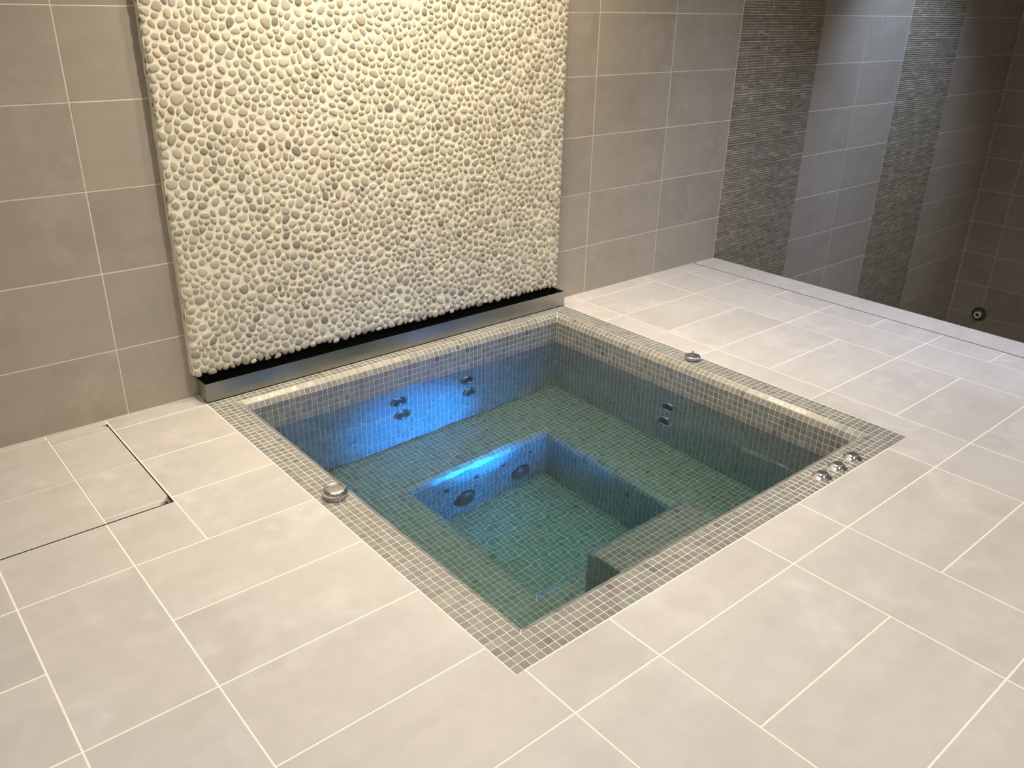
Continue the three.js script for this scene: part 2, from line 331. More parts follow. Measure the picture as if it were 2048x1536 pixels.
{
  const w = (n, g, m) => part('panel', g, m, structure(n));
  w('wall_left', bx(-3.15, -3, -0.3, CEIL, -0.15, 6.15), M.paint);
  w('wall_front', bx(-3.15, XR + 0.15, LOWER, CEIL, 6, 6.15), M.paint);
  w('ceiling', bx(-3.15, XR + 0.15, CEIL, CEIL + 0.15, -0.15, 6.15), M.paint);
}

// ------------------------------------------------------------------ pool
const pool = thing('spa_pool', 'square sunken spa pool lined with small grey glass mosaic and a rounded coping', 'spa pool', [0, 0, 0]);
function mosaicColor(dark = 1) {
  const k = rr(0.80, 1.14) * (rnd() < 0.03 ? 0.72 : 1) * dark, h = rnd();
  const t = h < 0.22 ? [1.0, 1.05, 0.98] : h < 0.4 ? [1.05, 0.97, 0.95] : h < 0.5 ? [0.95, 1.02, 1.05] : [1, 1, 0.96];
  return [0.25 * k * t[0], 0.246 * k * t[1], 0.232 * k * t[2]];
}
const tileOpt = (extra = {}) => ({ gap: 0.0026, ch: 0.0007, t: 0.003, tilt: 0.016, col: mosaicColor(), lift: rr(-0.0003, 0.0003), minArea: 4e-5, ...extra });
const rectAt = (d) => [PX0 + d, PX1 - d, PZ0 + d, PZ1 - d];
// quads of a band round a rectangle between offsets; returns list of corner quads facing inward / up
function band(rA, yA, rB, yB, xs, zs) { // A: outer/upper edge, B: inner/lower edge
  const out = [], cl = (v, a, b) => Math.min(b, Math.max(a, v));
  const runX = (zA, zB, flip) => { for (let i = 0; i + 1 < xs.length; i++) {
    const q = [V(cl(xs[i], rB[0], rB[1]), yB, zB), V(cl(xs[i + 1], rB[0], rB[1]), yB, zB), V(cl(xs[i + 1], rA[0], rA[1]), yA, zA), V(cl(xs[i], rA[0], rA[1]), yA, zA)];
    out.push(flip ? [q[1], q[0], q[3], q[2]] : q); } };
  const runZ = (xA, xB, flip) => { for (let i = 0; i + 1 < zs.length; i++) {
    const q = [V(xB, yB, cl(zs[i + 1], rB[2], rB[3])), V(xB, yB, cl(zs[i], rB[2], rB[3])), V(xA, yA, cl(zs[i], rA[2], rA[3])), V(xA, yA, cl(zs[i + 1], rA[2], rA[3]))];
    out.push(flip ? [q[1], q[0], q[3], q[2]] : q); } };
  runX(rA[2], rB[2], false); runX(rA[3], rB[3], true); runZ(rA[0], rB[0], false); runZ(rA[1], rB[1], true);
  return out;
}
const lin = (a, b, n) => Array.from({ length: n + 1 }, (_, i) => a + (b - a) * i / n);
const GX = lin(PX0, PX1, 77), GZ = lin(PZ0, PZ1, 76);
const quads = { coping: [], basin_wall: [], bench: [], entry_step: [], footwell_wall: [], footwell_floor: [] };
const flatQuad = (x0, x1, z0, z1, y) => [V(x0, y, z1), V(x1, y, z1), V(x1, y, z0), V(x0, y, z0)];
// coping: flat rows on a square grid, then two bullnose rows, then upright rows to the water
for (let i = 0; i < 77; i++) for (let j = 0; j < 76; j++) if (i < 4 || j < 4 || i > 72 || j > 71) quads.coping.push(flatQuad(GX[i], GX[i + 1], GZ[j], GZ[j + 1], 0));
{
  const r0 = [GX[4], GX[73], GZ[4], GZ[72]], sh = (r, d) => [r[0] + d, r[1] - d, r[2] + d, r[3] - d];
  const r1 = sh(r0, CH[0][0]), r2 = sh(r1, CH[1][0]);
  quads.coping.push(...band(r0, 0, r1, -CH[0][1], GX, GZ), ...band(r1, -CH[0][1], r2, YB, GX, GZ));
  const ys = lin(YB, WATER - 0.0002, 4); for (let k = 0; k < 4; k++) quads.coping.push(...band(r2, ys[k], r2, ys[k + 1], GX, GZ));
  const yw = lin(WATER - 0.0002, BENCH, 23); for (let k = 0; k < 23; k++) quads.basin_wall.push(...band(r2, yw[k], r2, yw[k + 1], GX, GZ));
}
// bench ring with its hole and rounded inner edge
{
  const E = [FX0 - EC, FX1 + EC, FZ0 - EC, FZ1 + EC], m1 = [FX0 - CH[1][0], FX1 + CH[1][0], FZ0 - CH[1][0], FZ1 + CH[1][0]], F = [FX0, FX1, FZ0, FZ1];
  const xs = [...lin(IX0, E[0], 20), ...lin(E[0], E[1], 33).slice(1), ...lin(E[1], IX1, 13).slice(1)], zs = [...lin(IZ0, E[2], 12), ...lin(E[2], E[3], 34).slice(1), ...lin(E[3], IZ1, 19).slice(1)];
  for (let i = 0; i + 1 < xs.length; i++) for (let j = 0; j + 1 < zs.length; j++) {
    const hole = xs[i] >= E[0] - 1e-6 && xs[i + 1] <= E[1] + 1e-6 && zs[j] >= E[2] - 1e-6 && zs[j + 1] <= E[3] + 1e-6;
    const under = xs[i] >= SX0 && xs[i + 1] <= SX1 && zs[j] >= SZ0;
    if (!hole && !under) quads.bench.push(flatQuad(xs[i], xs[i + 1], zs[j], zs[j + 1], BENCH));
  }
  // (bands made for an opening that narrows downward: outer edge is E, inner edge the well)
  const ex = xs.filter((v) => v > E[0] - 1e-6 && v < E[1] + 1e-6), ez = zs.filter((v) => v > E[2] - 1e-6 && v < E[3] + 1e-6);
  quads.bench.push(...band(E, BENCH, m1, BENCH - CH[0][1], ex, ez), ...band(m1, BENCH - CH[0][1], F, BENCH + YB, ex, ez));
  const ys = lin(BENCH + YB, PITFLOOR, 15); for (let k = 0; k < 15; k++) quads.footwell_wall.push(...band(F, ys[k], F, ys[k + 1], ex, ez));
  const fx = lin(FX0, FX1, 30), fz = lin(FZ0, FZ1, 32);
  for (let i = 0; i < 30; i++) for (let j = 0; j < 32; j++) quads.footwell_floor.push(flatQuad(fx[i], fx[i + 1], fz[j], fz[j + 1], PITFLOOR));
}
// entry step on the near bench
{
  const xs = lin(SX0, SX1, 21), zf = SZ0 + EC, zs = lin(zf, IZ1, 15), q = quads.entry_step;
  for (let i = 0; i < 21; i++) {
    for (let j = 0; j < 15; j++) q.push(flatQuad(xs[i], xs[i + 1], zs[j], zs[j + 1], SY));
    const prof = [[zf, SY], [zf - CH[0][0], SY - CH[0][1]], [SZ0, SY + YB]]; const yy = lin(SY + YB, BENCH, 10); for (let k = 1; k <= 10; k++) prof.push([SZ0, yy[k]]);
    for (let k = 0; k + 1 < prof.length; k++) q.push([V(xs[i + 1], prof[k + 1][1], prof[k + 1][0]), V(xs[i], prof[k + 1][1], prof[k + 1][0]), V(xs[i], prof[k][1], prof[k][0]), V(xs[i + 1], prof[k][1], prof[k][0])]);
  }
  const ys = lin(SY, BENCH, 12), zz = [SZ0, zf, ...zs.slice(1)];
  for (let k = 0; k < 12; k++) for (let j = 0; j + 1 < zz.length; j++) {
    const lo = k === 0 && j === 0 ? SY - 0.03 : ys[k]; if (k === 0 && j === 0) continue;
    q.push([V(SX0, ys[k + 1], zz[j]), V(SX0, ys[k + 1], zz[j + 1]), V(SX0, ys[k], zz[j + 1]), V(SX0, ys[k], zz[j])]);
    q.push([V(SX1, ys[k + 1], zz[j + 1]), V(SX1, ys[k + 1], zz[j]), V(SX1, ys[k], zz[j]), V(SX1, ys[k], zz[j + 1])]);
  }
}
{
  const G = 0.0011, bodies = {
    coping: ringSolid([{ r: rectAt(0.0005), y: -G }, { r: rectAt(FLAT), y: -G }, { r: rectAt(FLAT + CH[0][0] - G * 0.5), y: -CH[0][1] - G }, { r: rectAt(DIN - G), y: YB - G * 0.3 }, { r: rectAt(DIN - G), y: WATER - 0.004 }, { r: rectAt(0.0005), y: WATER - 0.004 }]),
    basin_wall: ringSolid([{ r: rectAt(0.0005), y: WATER - 0.004 }, { r: rectAt(DIN - G), y: WATER - 0.004 }, { r: rectAt(DIN - G), y: -1.3 }, { r: rectAt(0.0005), y: -1.3 }]),
  };
  const F = [FX0, FX1, FZ0, FZ1], grow = (r, d) => [r[0] - d, r[1] + d, r[2] - d, r[3] + d];
  bodies.bench = ringSolid([{ r: grow(rectAt(DIN - G), 0), y: BENCH - G }, { r: grow(F, EC), y: BENCH - G }, { r: grow(F, CH[1][0] + G * 0.5), y: BENCH - CH[0][1] - G }, { r: grow(F, G), y: BENCH + YB - G * 0.3 }, { r: grow(F, G), y: BENCH + YB - 0.02 }, { r: grow(rectAt(DIN - G), 0), y: BENCH + YB - 0.02 }]);
  bodies.footwell_wall = ringSolid([{ r: grow(rectAt(DIN - G), 0), y: BENCH + YB - 0.02 }, { r: grow(F, G), y: BENCH + YB - 0.02 }, { r: grow(F, G), y: -1.3 }, { r: grow(rectAt(DIN - G), 0), y: -1.3 }]);
  bodies.footwell_floor = bx(FX0 - 0.01, FX1 + 0.01, -1.3, PITFLOOR - G, FZ0 - 0.01, FZ1 + 0.01);
  const sp = new THREE.Shape([[IZ1 + 0.002, SY - G], [SZ0 + EC, SY - G], [SZ0 + CH[1][0] + G, SY - CH[0][1] - G], [SZ0 + G, SY + YB], [SZ0 + G, BENCH - 0.002], [IZ1 + 0.002, BENCH - 0.002]].map(([z, y]) => new THREE.Vector2(-z, y)));
  bodies.entry_step = new THREE.ExtrudeGeometry(sp, { depth: SX1 - SX0 - 2 * G, bevelEnabled: false }).rotateY(Math.PI / 2).translate(SX0 + G, 0, 0);
  const ranked = quads.coping.map((q) => [seenArea(q), q]).sort((a, b) => b[0] - a[0]);
  const single = new Set(ranked.slice(0, 300).map((e) => e[1]));
  for (const n in bodies) {
    const b = part(n, bodies[n], M.poolGrout, pool), a = acc();
    for (const q of quads[n]) if (!single.has(q)) piece(a, q, tileOpt());
    const rest = part('mosaic_tiles', flush(a), M.mosaic, b); rest.userData.kind = 'stuff';
    if (n === 'coping') for (const q of single) tileMesh(q, M.mosaic, b, 'mosaic_tile', tileOpt());
  }
  // outer bottom of the tank
  part('tank_base', bx(PX0, PX1, -1.36, -1.3, PZ0, PZ1), M.poolGrout, pool);
}
// water: a closed body that fills tank and footwell, with a gently rippled top
{
  const a = [IX0 - 0.0016, IX1 + 0.0016, IZ0 - 0.0016, IZ1 + 0.0016], n = 150, pos = [], idx = [];
  const wave = (x, z) => 0.000105 * (Math.sin(63 * x + 31 * z + 2 * Math.sin(9 * z)) + Math.sin(-41 * x + 66 * z + 1.7 * Math.sin(11 * x)) + 0.8 * Math.sin(97 * x - 22 * z + 1.3) + 0.8 * Math.sin(25 * x + 104 * z + 0.6 + 1.5 * Math.sin(13 * x))) + 0.0006 * (fbm(NG[0], x / 2.4, z / 2.4, 16, 2) - 0.5);
  for (let j = 0; j <= n; j++) for (let i = 0; i <= n; i++) { const x = a[0] + (a[1] - a[0]) * i / n, z = a[2] + (a[3] - a[2]) * j / n; pos.push(x, WATER + wave(x, z), z); }
  for (let j = 0; j < n; j++) for (let i = 0; i < n; i++) { const k = j * (n + 1) + i; idx.push(k, k + n + 1, k + 1, k + 1, k + n + 1, k + n + 2); }
  const top = uvGeo(pos, null, null, null, idx).toNonIndexed();
  const P = [], tri = (x, y, z) => P.push(...x, ...y, ...z), quad = (p, q, r, s) => { tri(p, q, r); tri(p, r, s); };
  const at = (i, j) => pos.slice((j * (n + 1) + i) * 3, (j * (n + 1) + i) * 3 + 3), down = (p, y) => [p[0], y, p[2]];
  const yb = BENCH - 0.0016, yf = PITFLOOR - 0.0016, E = [FX0 - EC - 0.004, FX1 + EC + 0.004, FZ0 - EC - 0.004, FZ1 + EC + 0.004];
  for (let i = 0; i < n; i++) {
    let p = at(i, 0), q = at(i + 1, 0); quad(p, q, down(q, yb), down(p, yb));
    p = at(i, n); q = at(i + 1, n); quad(q, p, down(p, yb), down(q, yb));
    p = at(0, i); q = at(0, i + 1); quad(q, p, down(p, yb), down(q, yb));
    p = at(n, i); q = at(n, i + 1); quad(p, q, down(q, yb), down(p, yb));
  }
  const o4 = [[a[0], a[2]], [a[1], a[2]], [a[1], a[3]], [a[0], a[3]]], e4 = [[E[0], E[2]], [E[1], E[2]], [E[1], E[3]], [E[0], E[3]]];
  for (let k = 0; k < 4; k++) { const l = (k + 1) % 4, A = [o4[k][0], yb, o4[k][1]], B = [o4[l][0], yb, o4[l][1]], C = [e4[l][0], yb, e4[l][1]], D = [e4[k][0], yb, e4[k][1]]; quad(A, B, C, D); quad(D, C, [C[0], yf, C[2]], [D[0], yf, D[2]]); }
  quad([E[0], yf, E[2]], [E[1], yf, E[2]], [E[1], yf, E[3]], [E[0], yf, E[3]]);
  const shell = uvGeo(P, null, null, null, null);
  const g = mergeGeometries([top, shell]);
  const w = new THREE.Mesh(g, M.water); w.name = 'pool_water'; w.userData = { label: 'clear blue-green water filling the mosaic spa pool', category: 'water', kind: 'thing' };
  add(w, scene); w.castShadow = false;
}

// ------------------------------------------------------------------ pebble panel
{
  const X0 = 0.262, X1 = 2.286, Y0 = 0.112, Y1 = 2.36, ZF = 0.044;
  const t = thing('pebble_panel', 'tall cream panel of pale pebbles set in mortar, standing proud of the tiled wall', 'wall panel', [0, 0, 0]);
  // mortar slab with an uneven face and ragged rim
  const nx = 170, ny = 188, pos = [], uv = [], idx = [], H = (u, v) => ZF + 0.004 * (fbm(NG[0], u, v, 40, 3) - 0.5);
  const rim = (k, s) => 0.007 * (fbm(NG[1], k, s, 48, 2) - 0.5);
  for (let j = 0; j <= ny; j++) for (let i = 0; i <= nx; i++) {
    const u = i / nx, v = j / ny; let x = X0 + (X1 - X0) * u, y = Y0 + (Y1 - Y0) * v, z = H(u, v);
    const ed = Math.min(i, nx - i, j); if (i === 0 || i === nx) x += rim(v, 0.1 + (i ? 0.5 : 0)); if (j === 0) y += rim(u, 0.3); if (ed === 0) z -= 0.006;
    pos.push(x, y, z); uv.push(x, y);
  }
  for (let j = 0; j < ny; j++) for (let i = 0; i < nx; i++) { const k = j * (nx + 1) + i; idx.push(k, k + 1, k + nx + 1, k + 1, k + nx + 2, k + nx + 1); }
  const rimIdx = []; for (let i = 0; i <= nx; i++) rimIdx.push(i); for (let j = 1; j <= ny; j++) rimIdx.push(j * (nx + 1) + nx); for (let i = nx - 1; i >= 0; i--) rimIdx.push(ny * (nx + 1) + i); for (let j = ny - 1; j > 0; j--) rimIdx.push(j * (nx + 1));
  let base = pos.length / 3; const L = rimIdx.length;
  for (const layer of [0, 1, 2]) for (const k of rimIdx) { const s = layer === 2 ? 0 : rr(-0.0045, 0.0045); pos.push(pos[k * 3] + s, pos[k * 3 + 1] + s * 0.5, layer === 0 ? pos[k * 3 + 2] : layer === 1 ? 0.02 : 0.0008); uv.push(pos[k * 3] + pos[k * 3 + 2], pos[k * 3 + 1]); }
  for (const layer of [0, 1]) for (let i = 0; i < L; i++) { const j = (i + 1) % L, A = base + layer * L, B = A + L; idx.push(A + i, B + i, A + j, A + j, B + i, B + j); }
  part('backing', uvGeo(pos, null, uv, null, idx), M.mortar, t);
  // seeds: darts of varying reach, then cells
  const seeds = [], cell = 0.05, buckets = new Map(), key = (x, y) => Math.floor(x / cell) + ',' + Math.floor(y / cell);
  const near = (x, y, R) => { const o = []; const k = Math.ceil(R / cell), cx = Math.floor(x / cell), cy = Math.floor(y / cell); for (let i = -k; i <= k; i++) for (let j = -k; j <= k; j++) { const b = buckets.get((cx + i) + ',' + (cy + j)); if (b) o.push(...b); } return o; };
  for (let n = 0; n < 140000; n++) {
    const x = rr(X0 + 0.004, X1 - 0.004), y = rr(Y0 - 0.004, Y1), r = (0.0112 + 0.0085 * Math.pow(rnd(), 1.3)) * (n < 3000 ? 1.15 : 1);
    let ok = true; for (const s of near(x, y, 0.06)) if (Math.hypot(s.x - x, s.y - y) < (s.r + r) * 0.93) { ok = false; break; }
    if (!ok) continue; const s = { x, y, r }; seeds.push(s); const k = key(x, y); if (!buckets.has(k)) buckets.set(k, []); buckets.get(k).push(s);
  }
  const pebbles = [];
  for (const s of seeds) {
    let poly = [[s.x - 0.045, s.y - 0.045], [s.x + 0.045, s.y - 0.045], [s.x + 0.045, s.y + 0.045], [s.x - 0.045, s.y + 0.045]];
    const cut = (nx_, ny_, d) => { const out = []; for (let i = 0; i < poly.length; i++) { const a = poly[i], b = poly[(i + 1) % poly.length], da = a[0] * nx_ + a[1] * ny_ - d, db = b[0] * nx_ + b[1] * ny_ - d; if (da <= 0) out.push(a); if ((da < 0) !== (db < 0) && da !== db) { const q = da / (da - db); out.push([a[0] + (b[0] - a[0]) * q, a[1] + (b[1] - a[1]) * q]); } } poly = out; };
    for (const o of near(s.x, s.y, 0.1)) if (o !== s) { const dx = o.x - s.x, dy = o.y - s.y, d = Math.hypot(dx, dy); const share = d * s.r / (s.r + o.r) - 0.0016; cut(dx / d, dy / d, (s.x * dx + s.y * dy) / d + share); }
    cut(-1, 0, -(X0 + 0.001)); cut(1, 0, X1 - 0.001); cut(0, -1, -(Y0 - 0.013 + rr(-0.004, 0.004)));
    if (poly.length < 3) continue;
    let cx = 0, cy = 0; poly.forEach((p) => { cx += p[0]; cy += p[1]; }); cx /= poly.length; cy /= poly.length;
    for (let k = 0; k < 2; k++) { const o = []; for (let i = 0; i < poly.length; i++) { const a = poly[i], b = poly[(i + 1) % poly.length]; o.push([a[0] * 0.72 + b[0] * 0.28, a[1] * 0.72 + b[1] * 0.28], [a[0] * 0.28 + b[0] * 0.72, a[1] * 0.28 + b[1] * 0.72]); } poly = o; }
    const ang = rnd() * Math.PI, st = rr(0.66, 1), ca = Math.cos(ang), sa = Math.sin(ang), lim = rr(0.019, 0.027);
    const K = 13, out = [];
    for (let k = 0; k < K; k++) { // outline by casting from the centre
      const th = k / K * 2 * Math.PI, dx = Math.cos(th), dy = Math.sin(th); let best = 0.004;
      for (let i = 0; i < poly.length; i++) { const a = poly[i], b = poly[(i + 1) % poly.length], ex = b[0] - a[0], ey = b[1] - a[1], den = dx * ey - dy * ex; if (Math.abs(den) < 1e-12) continue; const tt = ((a[0] - cx) * ey - (a[1] - cy) * ex) / den, uu = ((a[0] - cx) * dy - (a[1] - cy) * dx) / den; if (tt > 0 && uu >= -1e-6 && uu <= 1 + 1e-6) best = Math.max(best, tt); }
      best = Math.min(best, lim); let px = dx * best, py = dy * best; const along = px * ca + py * sa, ac = (-px * sa + py * ca) * st; out.push([along * ca - ac * sa, along * sa + ac * ca]);
    }
    pebbles.push({ x: cx, y: cy, out, h: rr(0.0030, 0.0058) });
  }
  const tone = () => { const h = rnd(), k = h < 0.05 ? rr(0.5, 0.66) : h < 0.3 ? rr(0.72, 0.9) : rr(0.88, 1.12), w = rnd(); return [0.50 * k, (0.462 + 0.012 * w) * k, (0.352 + 0.04 * w) * k]; };
  function pebbleGeo(a, p, ox, oy, oz) {
    const K = p.out.length, S = [[1.03, -0.5], [0.985, 0.2], [0.88, 0.66], [0.66, 0.90], [0.36, 0.98]], base0 = a.p.length / 3, c = tone(), tx = rr(-0.09, 0.09), ty = rr(-0.09, 0.09), du = rnd(), dv = rnd();
    const vert = (x, y, z) => { a.p.push(p.x + x - ox, p.y + y - oy, ZF + z + tx * x + ty * y - oz); a.uv.push(x + du, y + dv); a.c.push(...c); };
    for (const [s, hh] of S) for (const q of p.out) vert(q[0] * s, q[1] * s, hh * p.h);
    vert(0, 0, p.h);
    for (let r = 0; r + 1 < S.length; r++) for (let k = 0; k < K; k++) { const l = (k + 1) % K, A = base0 + r * K, B = A + K; a.i.push(A + k, A + l, B + k, A + l, B + l, B + k); }
    const T = base0 + (S.length - 1) * K; for (let k = 0; k < K; k++) a.i.push(T + k, T + (k + 1) % K, base0 + S.length * K);
  }
  const corners = (p) => p.out.map((q) => V(p.x + q[0], p.y + q[1], ZF));
  const ranked = pebbles.map((p) => [seenArea(corners(p)), p]).sort((a, b) => b[0] - a[0]);
  const restA = { p: [], uv: [], c: [], i: [] };
  ranked.forEach(([s, p], i) => {
    if (i >= 300) return pebbleGeo(restA, p, 0, 0, 0);
    const a = { p: [], uv: [], c: [], i: [] }; pebbleGeo(a, p, p.x, p.y, ZF); part('pebble', uvGeo(a.p, null, a.uv, a.c, a.i), M.pebble, t, [p.x, p.y, ZF]);
  });
  const rest = part('pebbles', uvGeo(restA.p, null, restA.uv, restA.c, restA.i), M.pebble, t); rest.userData.kind = 'stuff';
  console.log('pebbles', pebbles.length);
}
// steel trough under the panel
{
  const x0 = 0.281, x1 = 2.293, yb = 0.0055, yt = 0.0825, z1 = 0.1, s = 0.0016;
  const t = thing('steel_trough', 'long low stainless steel trough open on top below the pebble panel', 'trough', [0, 0, 0]);
  part('front_plate', bx(x0, x1, yb, yt, z1 - s, z1), M.steel, t);
  part('end_plate', bx(x0, x0 + s, yb, yt, 0.001, z1 - s), M.steel, t); part('end_plate', bx(x1 - s, x1, yb, yt, 0.001, z1 - s), M.steel, t);
  part('bottom_plate', bx(x0 + s, x1 - s, yb, yb + s, 0.001, z1 - s), M.steel, t);
  part('rim', mergeGeometries([bx(x0, x1, yt, yt + 0.0012, z1 - 0.0028, z1 + 0.0004), bx(x0 - 0.0003, x0 + 0.0024, yt, yt + 0.0012, 0.001, z1 - 0.0028), bx(x1 - 0.0024, x1 + 0.0003, yt, yt + 0.0012, 0.001, z1 - 0.0028)]), M.satin, t);
  part('black_inside', mergeGeometries([bx(x0 + s, x1 - s, yb + s, yb + s + 0.002, 0.003, z1 - s - 0.0005), bx(x0 + s, x1 - s, yb + s, yt - 0.001, z1 - s - 0.002, z1 - s - 0.0005), bx(x0 + s, x1 - s, yb + s, yt + 0.02, 0.001, 0.003), bx(x0 + s, x0 + s + 0.002, yb + s, yt - 0.001, 0.003, z1 - s), bx(x1 - s - 0.002, x1 - s, yb + s, yt - 0.001, 0.003, z1 - s)]), M.black, t);  // matte black sheets over the inner faces of the trough
  part('dark_strip', bx(x0 + 0.004, x1 - 0.002, 0.0, yb, 0.012, z1 - 0.004), M.black, t);  // black strip in the gap under the trough
}

// ------------------------------------------------------------------ fittings
function torusRing(R, r, seg = 44) { return new THREE.TorusGeometry(R, r, 14, seg); }
// water jets: chrome ring, shallow cup blacked in for the shade of a deep recess, two-hole insert; built facing +z
const JR = 0.048;
const jet = thing('massage_jet', 'upper left massage jet on the blue lit back wall', 'jet', [1.139, -0.284, IZ0], 'massage jets in pairs on the pool walls');
part('flange', lathe([[0.030, 0.002], [0.032, 0.009], [0.038, 0.0145], [0.044, 0.011], [JR, 0.004], [JR, 0.0], [0.03, 0.0]], 48).rotateX(Math.PI / 2), M.chrome, jet);
part('cup', lathe([[0.0001, 0.0012], [0.02, 0.0016], [0.0302, 0.006], [0.0305, 0.0005]], 40).rotateX(Math.PI / 2), M.black, jet);
part('insert', torusRing(0.021, 0.0024).translate(0, 0, 0.005), M.jetGrey, jet);
for (const k of [-1, 1]) part('nozzle', mergeGeometries([torusRing(0.0055, 0.0016, 24).translate(k * 0.0072, k * 0.002, 0.0075), new THREE.CylinderGeometry(0.0055, 0.0055, 0.005, 20, 1, true).rotateX(Math.PI / 2).translate(k * 0.0072, k * 0.002, 0.005)]), M.jetGrey, jet);
copyThing(jet, 'massage_jet', 'lower left massage jet on the blue lit back wall', [1.154, -0.443, IZ0]);
copyThing(jet, 'massage_jet', 'upper right massage jet on the blue lit back wall', [1.546, -0.443, IZ0].map((v, i) => i === 1 ? -0.29 : v));
copyThing(jet, 'massage_jet', 'lower right massage jet on the blue lit back wall', [1.562, -0.45, IZ0]);
copyThing(jet, 'massage_jet', 'upper massage jet on the right pool wall under the disc valve', [IX1, -0.348, 0.991], [0, -Math.PI / 2, 0]);
copyThing(jet, 'massage_jet', 'lower massage jet on the right pool wall just above the bench', [IX1, -0.52, 0.975], [0, -Math.PI / 2, 0]);
// suction covers in the footwell
const cover = thing('suction_cover', 'left of two dark round suction covers low on the blue footwell wall', 'drain cover', [1.263, -1.043, FZ0], 'suction covers on the footwell back wall');
part('dome', lathe([[0.0001, 0.026], [0.02, 0.0255], [0.038, 0.022], [0.050, 0.015], [0.0565, 0.006], [0.058, 0.0]], 48).rotateX(Math.PI / 2), M.drain, cover);
part('flange', lathe([[0.0565, 0.0], [0.0565, 0.0032], [0.0605, 0.003], [0.062, 0.0]], 48).rotateX(Math.PI / 2), M.jetDark, cover);
copyThing(cover, 'suction_cover', 'right of two dark round suction covers low on the blue footwell wall', [1.611, -1.055, FZ0]);
// small air nozzles
const stud = thing('air_nozzle', 'leftmost small dark nozzle on the footwell back wall, up left of the left suction cover', 'nozzle', [1.157, -0.903, FZ0], 'small air nozzles on the footwell walls');
part('flange', lathe([[0.0001, 0.004], [0.010, 0.0045], [0.0155, 0.003], [0.017, 0.0]], 28).rotateX(Math.PI / 2), M.drain, stud);
part('cap', lathe([[0.0001, 0.0095], [0.005, 0.009], [0.0075, 0.0065], [0.008, 0.003]], 24).rotateX(Math.PI / 2), M.jetDark, stud);
copyThing(stud, 'air_nozzle', 'small dark nozzle right above the left suction cover in the brightest blue', [1.330, -0.898, FZ0]);
copyThing(stud, 'air_nozzle', 'small dark nozzle left above the right suction cover', [1.5025, -0.900, FZ0]);
copyThing(stud, 'air_nozzle', 'small dark nozzle nearest the far footwell corner on its back wall', [1.671, -0.904, FZ0]);
copyThing(stud, 'air_nozzle', 'far small dark nozzle on the right footwell wall', [FX1, -0.871, 0.754], [0, -Math.PI / 2, 0]);
copyThing(stud, 'air_nozzle', 'near small dark nozzle on the right footwell wall', [FX1, -0.887, 1.103], [0, -Math.PI / 2, 0]);

// chrome control knob on the left coping
{
  const t = thing('control_knob', 'chunky round chrome control knob on the left coping of the pool', 'knob', [0.338, 0, 1.043]);
  part('base_ring', lathe([[0.0001, 0], [0.036, 0], [0.0385, 0.0015], [0.0385, 0.005], [0.035, 0.0065], [0.03, 0.0065]], 48), M.chrome, t);
  const kn = lathe([[0.034, 0.0075], [0.0405, 0.010], [0.0425, 0.016], [0.042, 0.022], [0.039, 0.029], [0.034, 0.0335], [0.030, 0.0345], [0.0275, 0.0325], [0.0265, 0.0305]], 72);
  const p = kn.attributes.position; for (let i = 0; i < p.count; i++) { const r = Math.hypot(p.getX(i), p.getZ(i)), y = p.getY(i); if (y > 0.009 && y < 0.031) { const a = Math.atan2(p.getZ(i), p.getX(i)), k = 1 + 0.012 * Math.cos(a * 18); p.setX(i, p.getX(i) * k); p.setZ(i, p.getZ(i) * k); } } kn.computeVertexNormals();
  part('grip', kn, M.satin, t);
  part('top_cap', lathe([[0.0268, 0.0305], [0.024, 0.0312], [0.012, 0.0322], [0.0001, 0.0325]], 48), M.chrome, t);
}
// disc valve with lever on the right coping
{
  const t = thing('disc_valve', 'flat chrome disc valve with a small upright pin on the right coping', 'valve', [2.245, 0, 1.03]);
  part('foot', lathe([[0.0001, 0], [0.027, 0], [0.028, 0.004], [0.024, 0.008], [0.02, 0.0095]], 40), M.chrome, t);
  part('disc', lathe([[0.02, 0.0095], [0.033, 0.0105], [0.0365, 0.013], [0.037, 0.018], [0.035, 0.0215], [0.030, 0.0225], [0.0001, 0.023]], 48), M.satin, t);
  for (let k = 0; k < 26; k++) { const a = k / 26 * 2 * Math.PI; part('rib', new THREE.BoxGeometry(0.0022, 0.006, 0.0025).rotateY(-a).translate(Math.cos(a) * 0.0368, 0.0155, Math.sin(a) * 0.0368), M.chrome, t); }
  part('pin', mergeGeometries([lathe([[0.0058, 0.0225], [0.0042, 0.026], [0.0040, 0.044], [0.003, 0.0458], [0.0001, 0.0464]], 20)]), M.chrome, t);
}
// three chrome air buttons on the near coping
{
  const t = thing('air_button', 'rightmost of three chrome air buttons, nearest the coping corner', 'button', [1.972, 0, 2.0], 'chrome air buttons on the near coping');
  part('skirt', lathe([[0.0001, 0], [0.0345, 0], [0.0345, 0.0015], [0.031, 0.003], [0.026, 0.007], [0.0225, 0.0108], [0.0215, 0.0125], [0.0195, 0.013]], 48), M.chrome, t);
  part('push_cap', lathe([[0.0192, 0.0122], [0.0192, 0.0142], [0.0175, 0.0154], [0.009, 0.0150], [0.0001, 0.0148]], 40), M.satin, t);
  copyThing(t, 'air_button', 'middle of three chrome air buttons in a row on the near coping', [1.862, 0, 2.003]);
  copyThing(t, 'air_button', 'leftmost of three chrome air buttons, farthest from the coping corner', [1.758, 0, 2.003]);
}
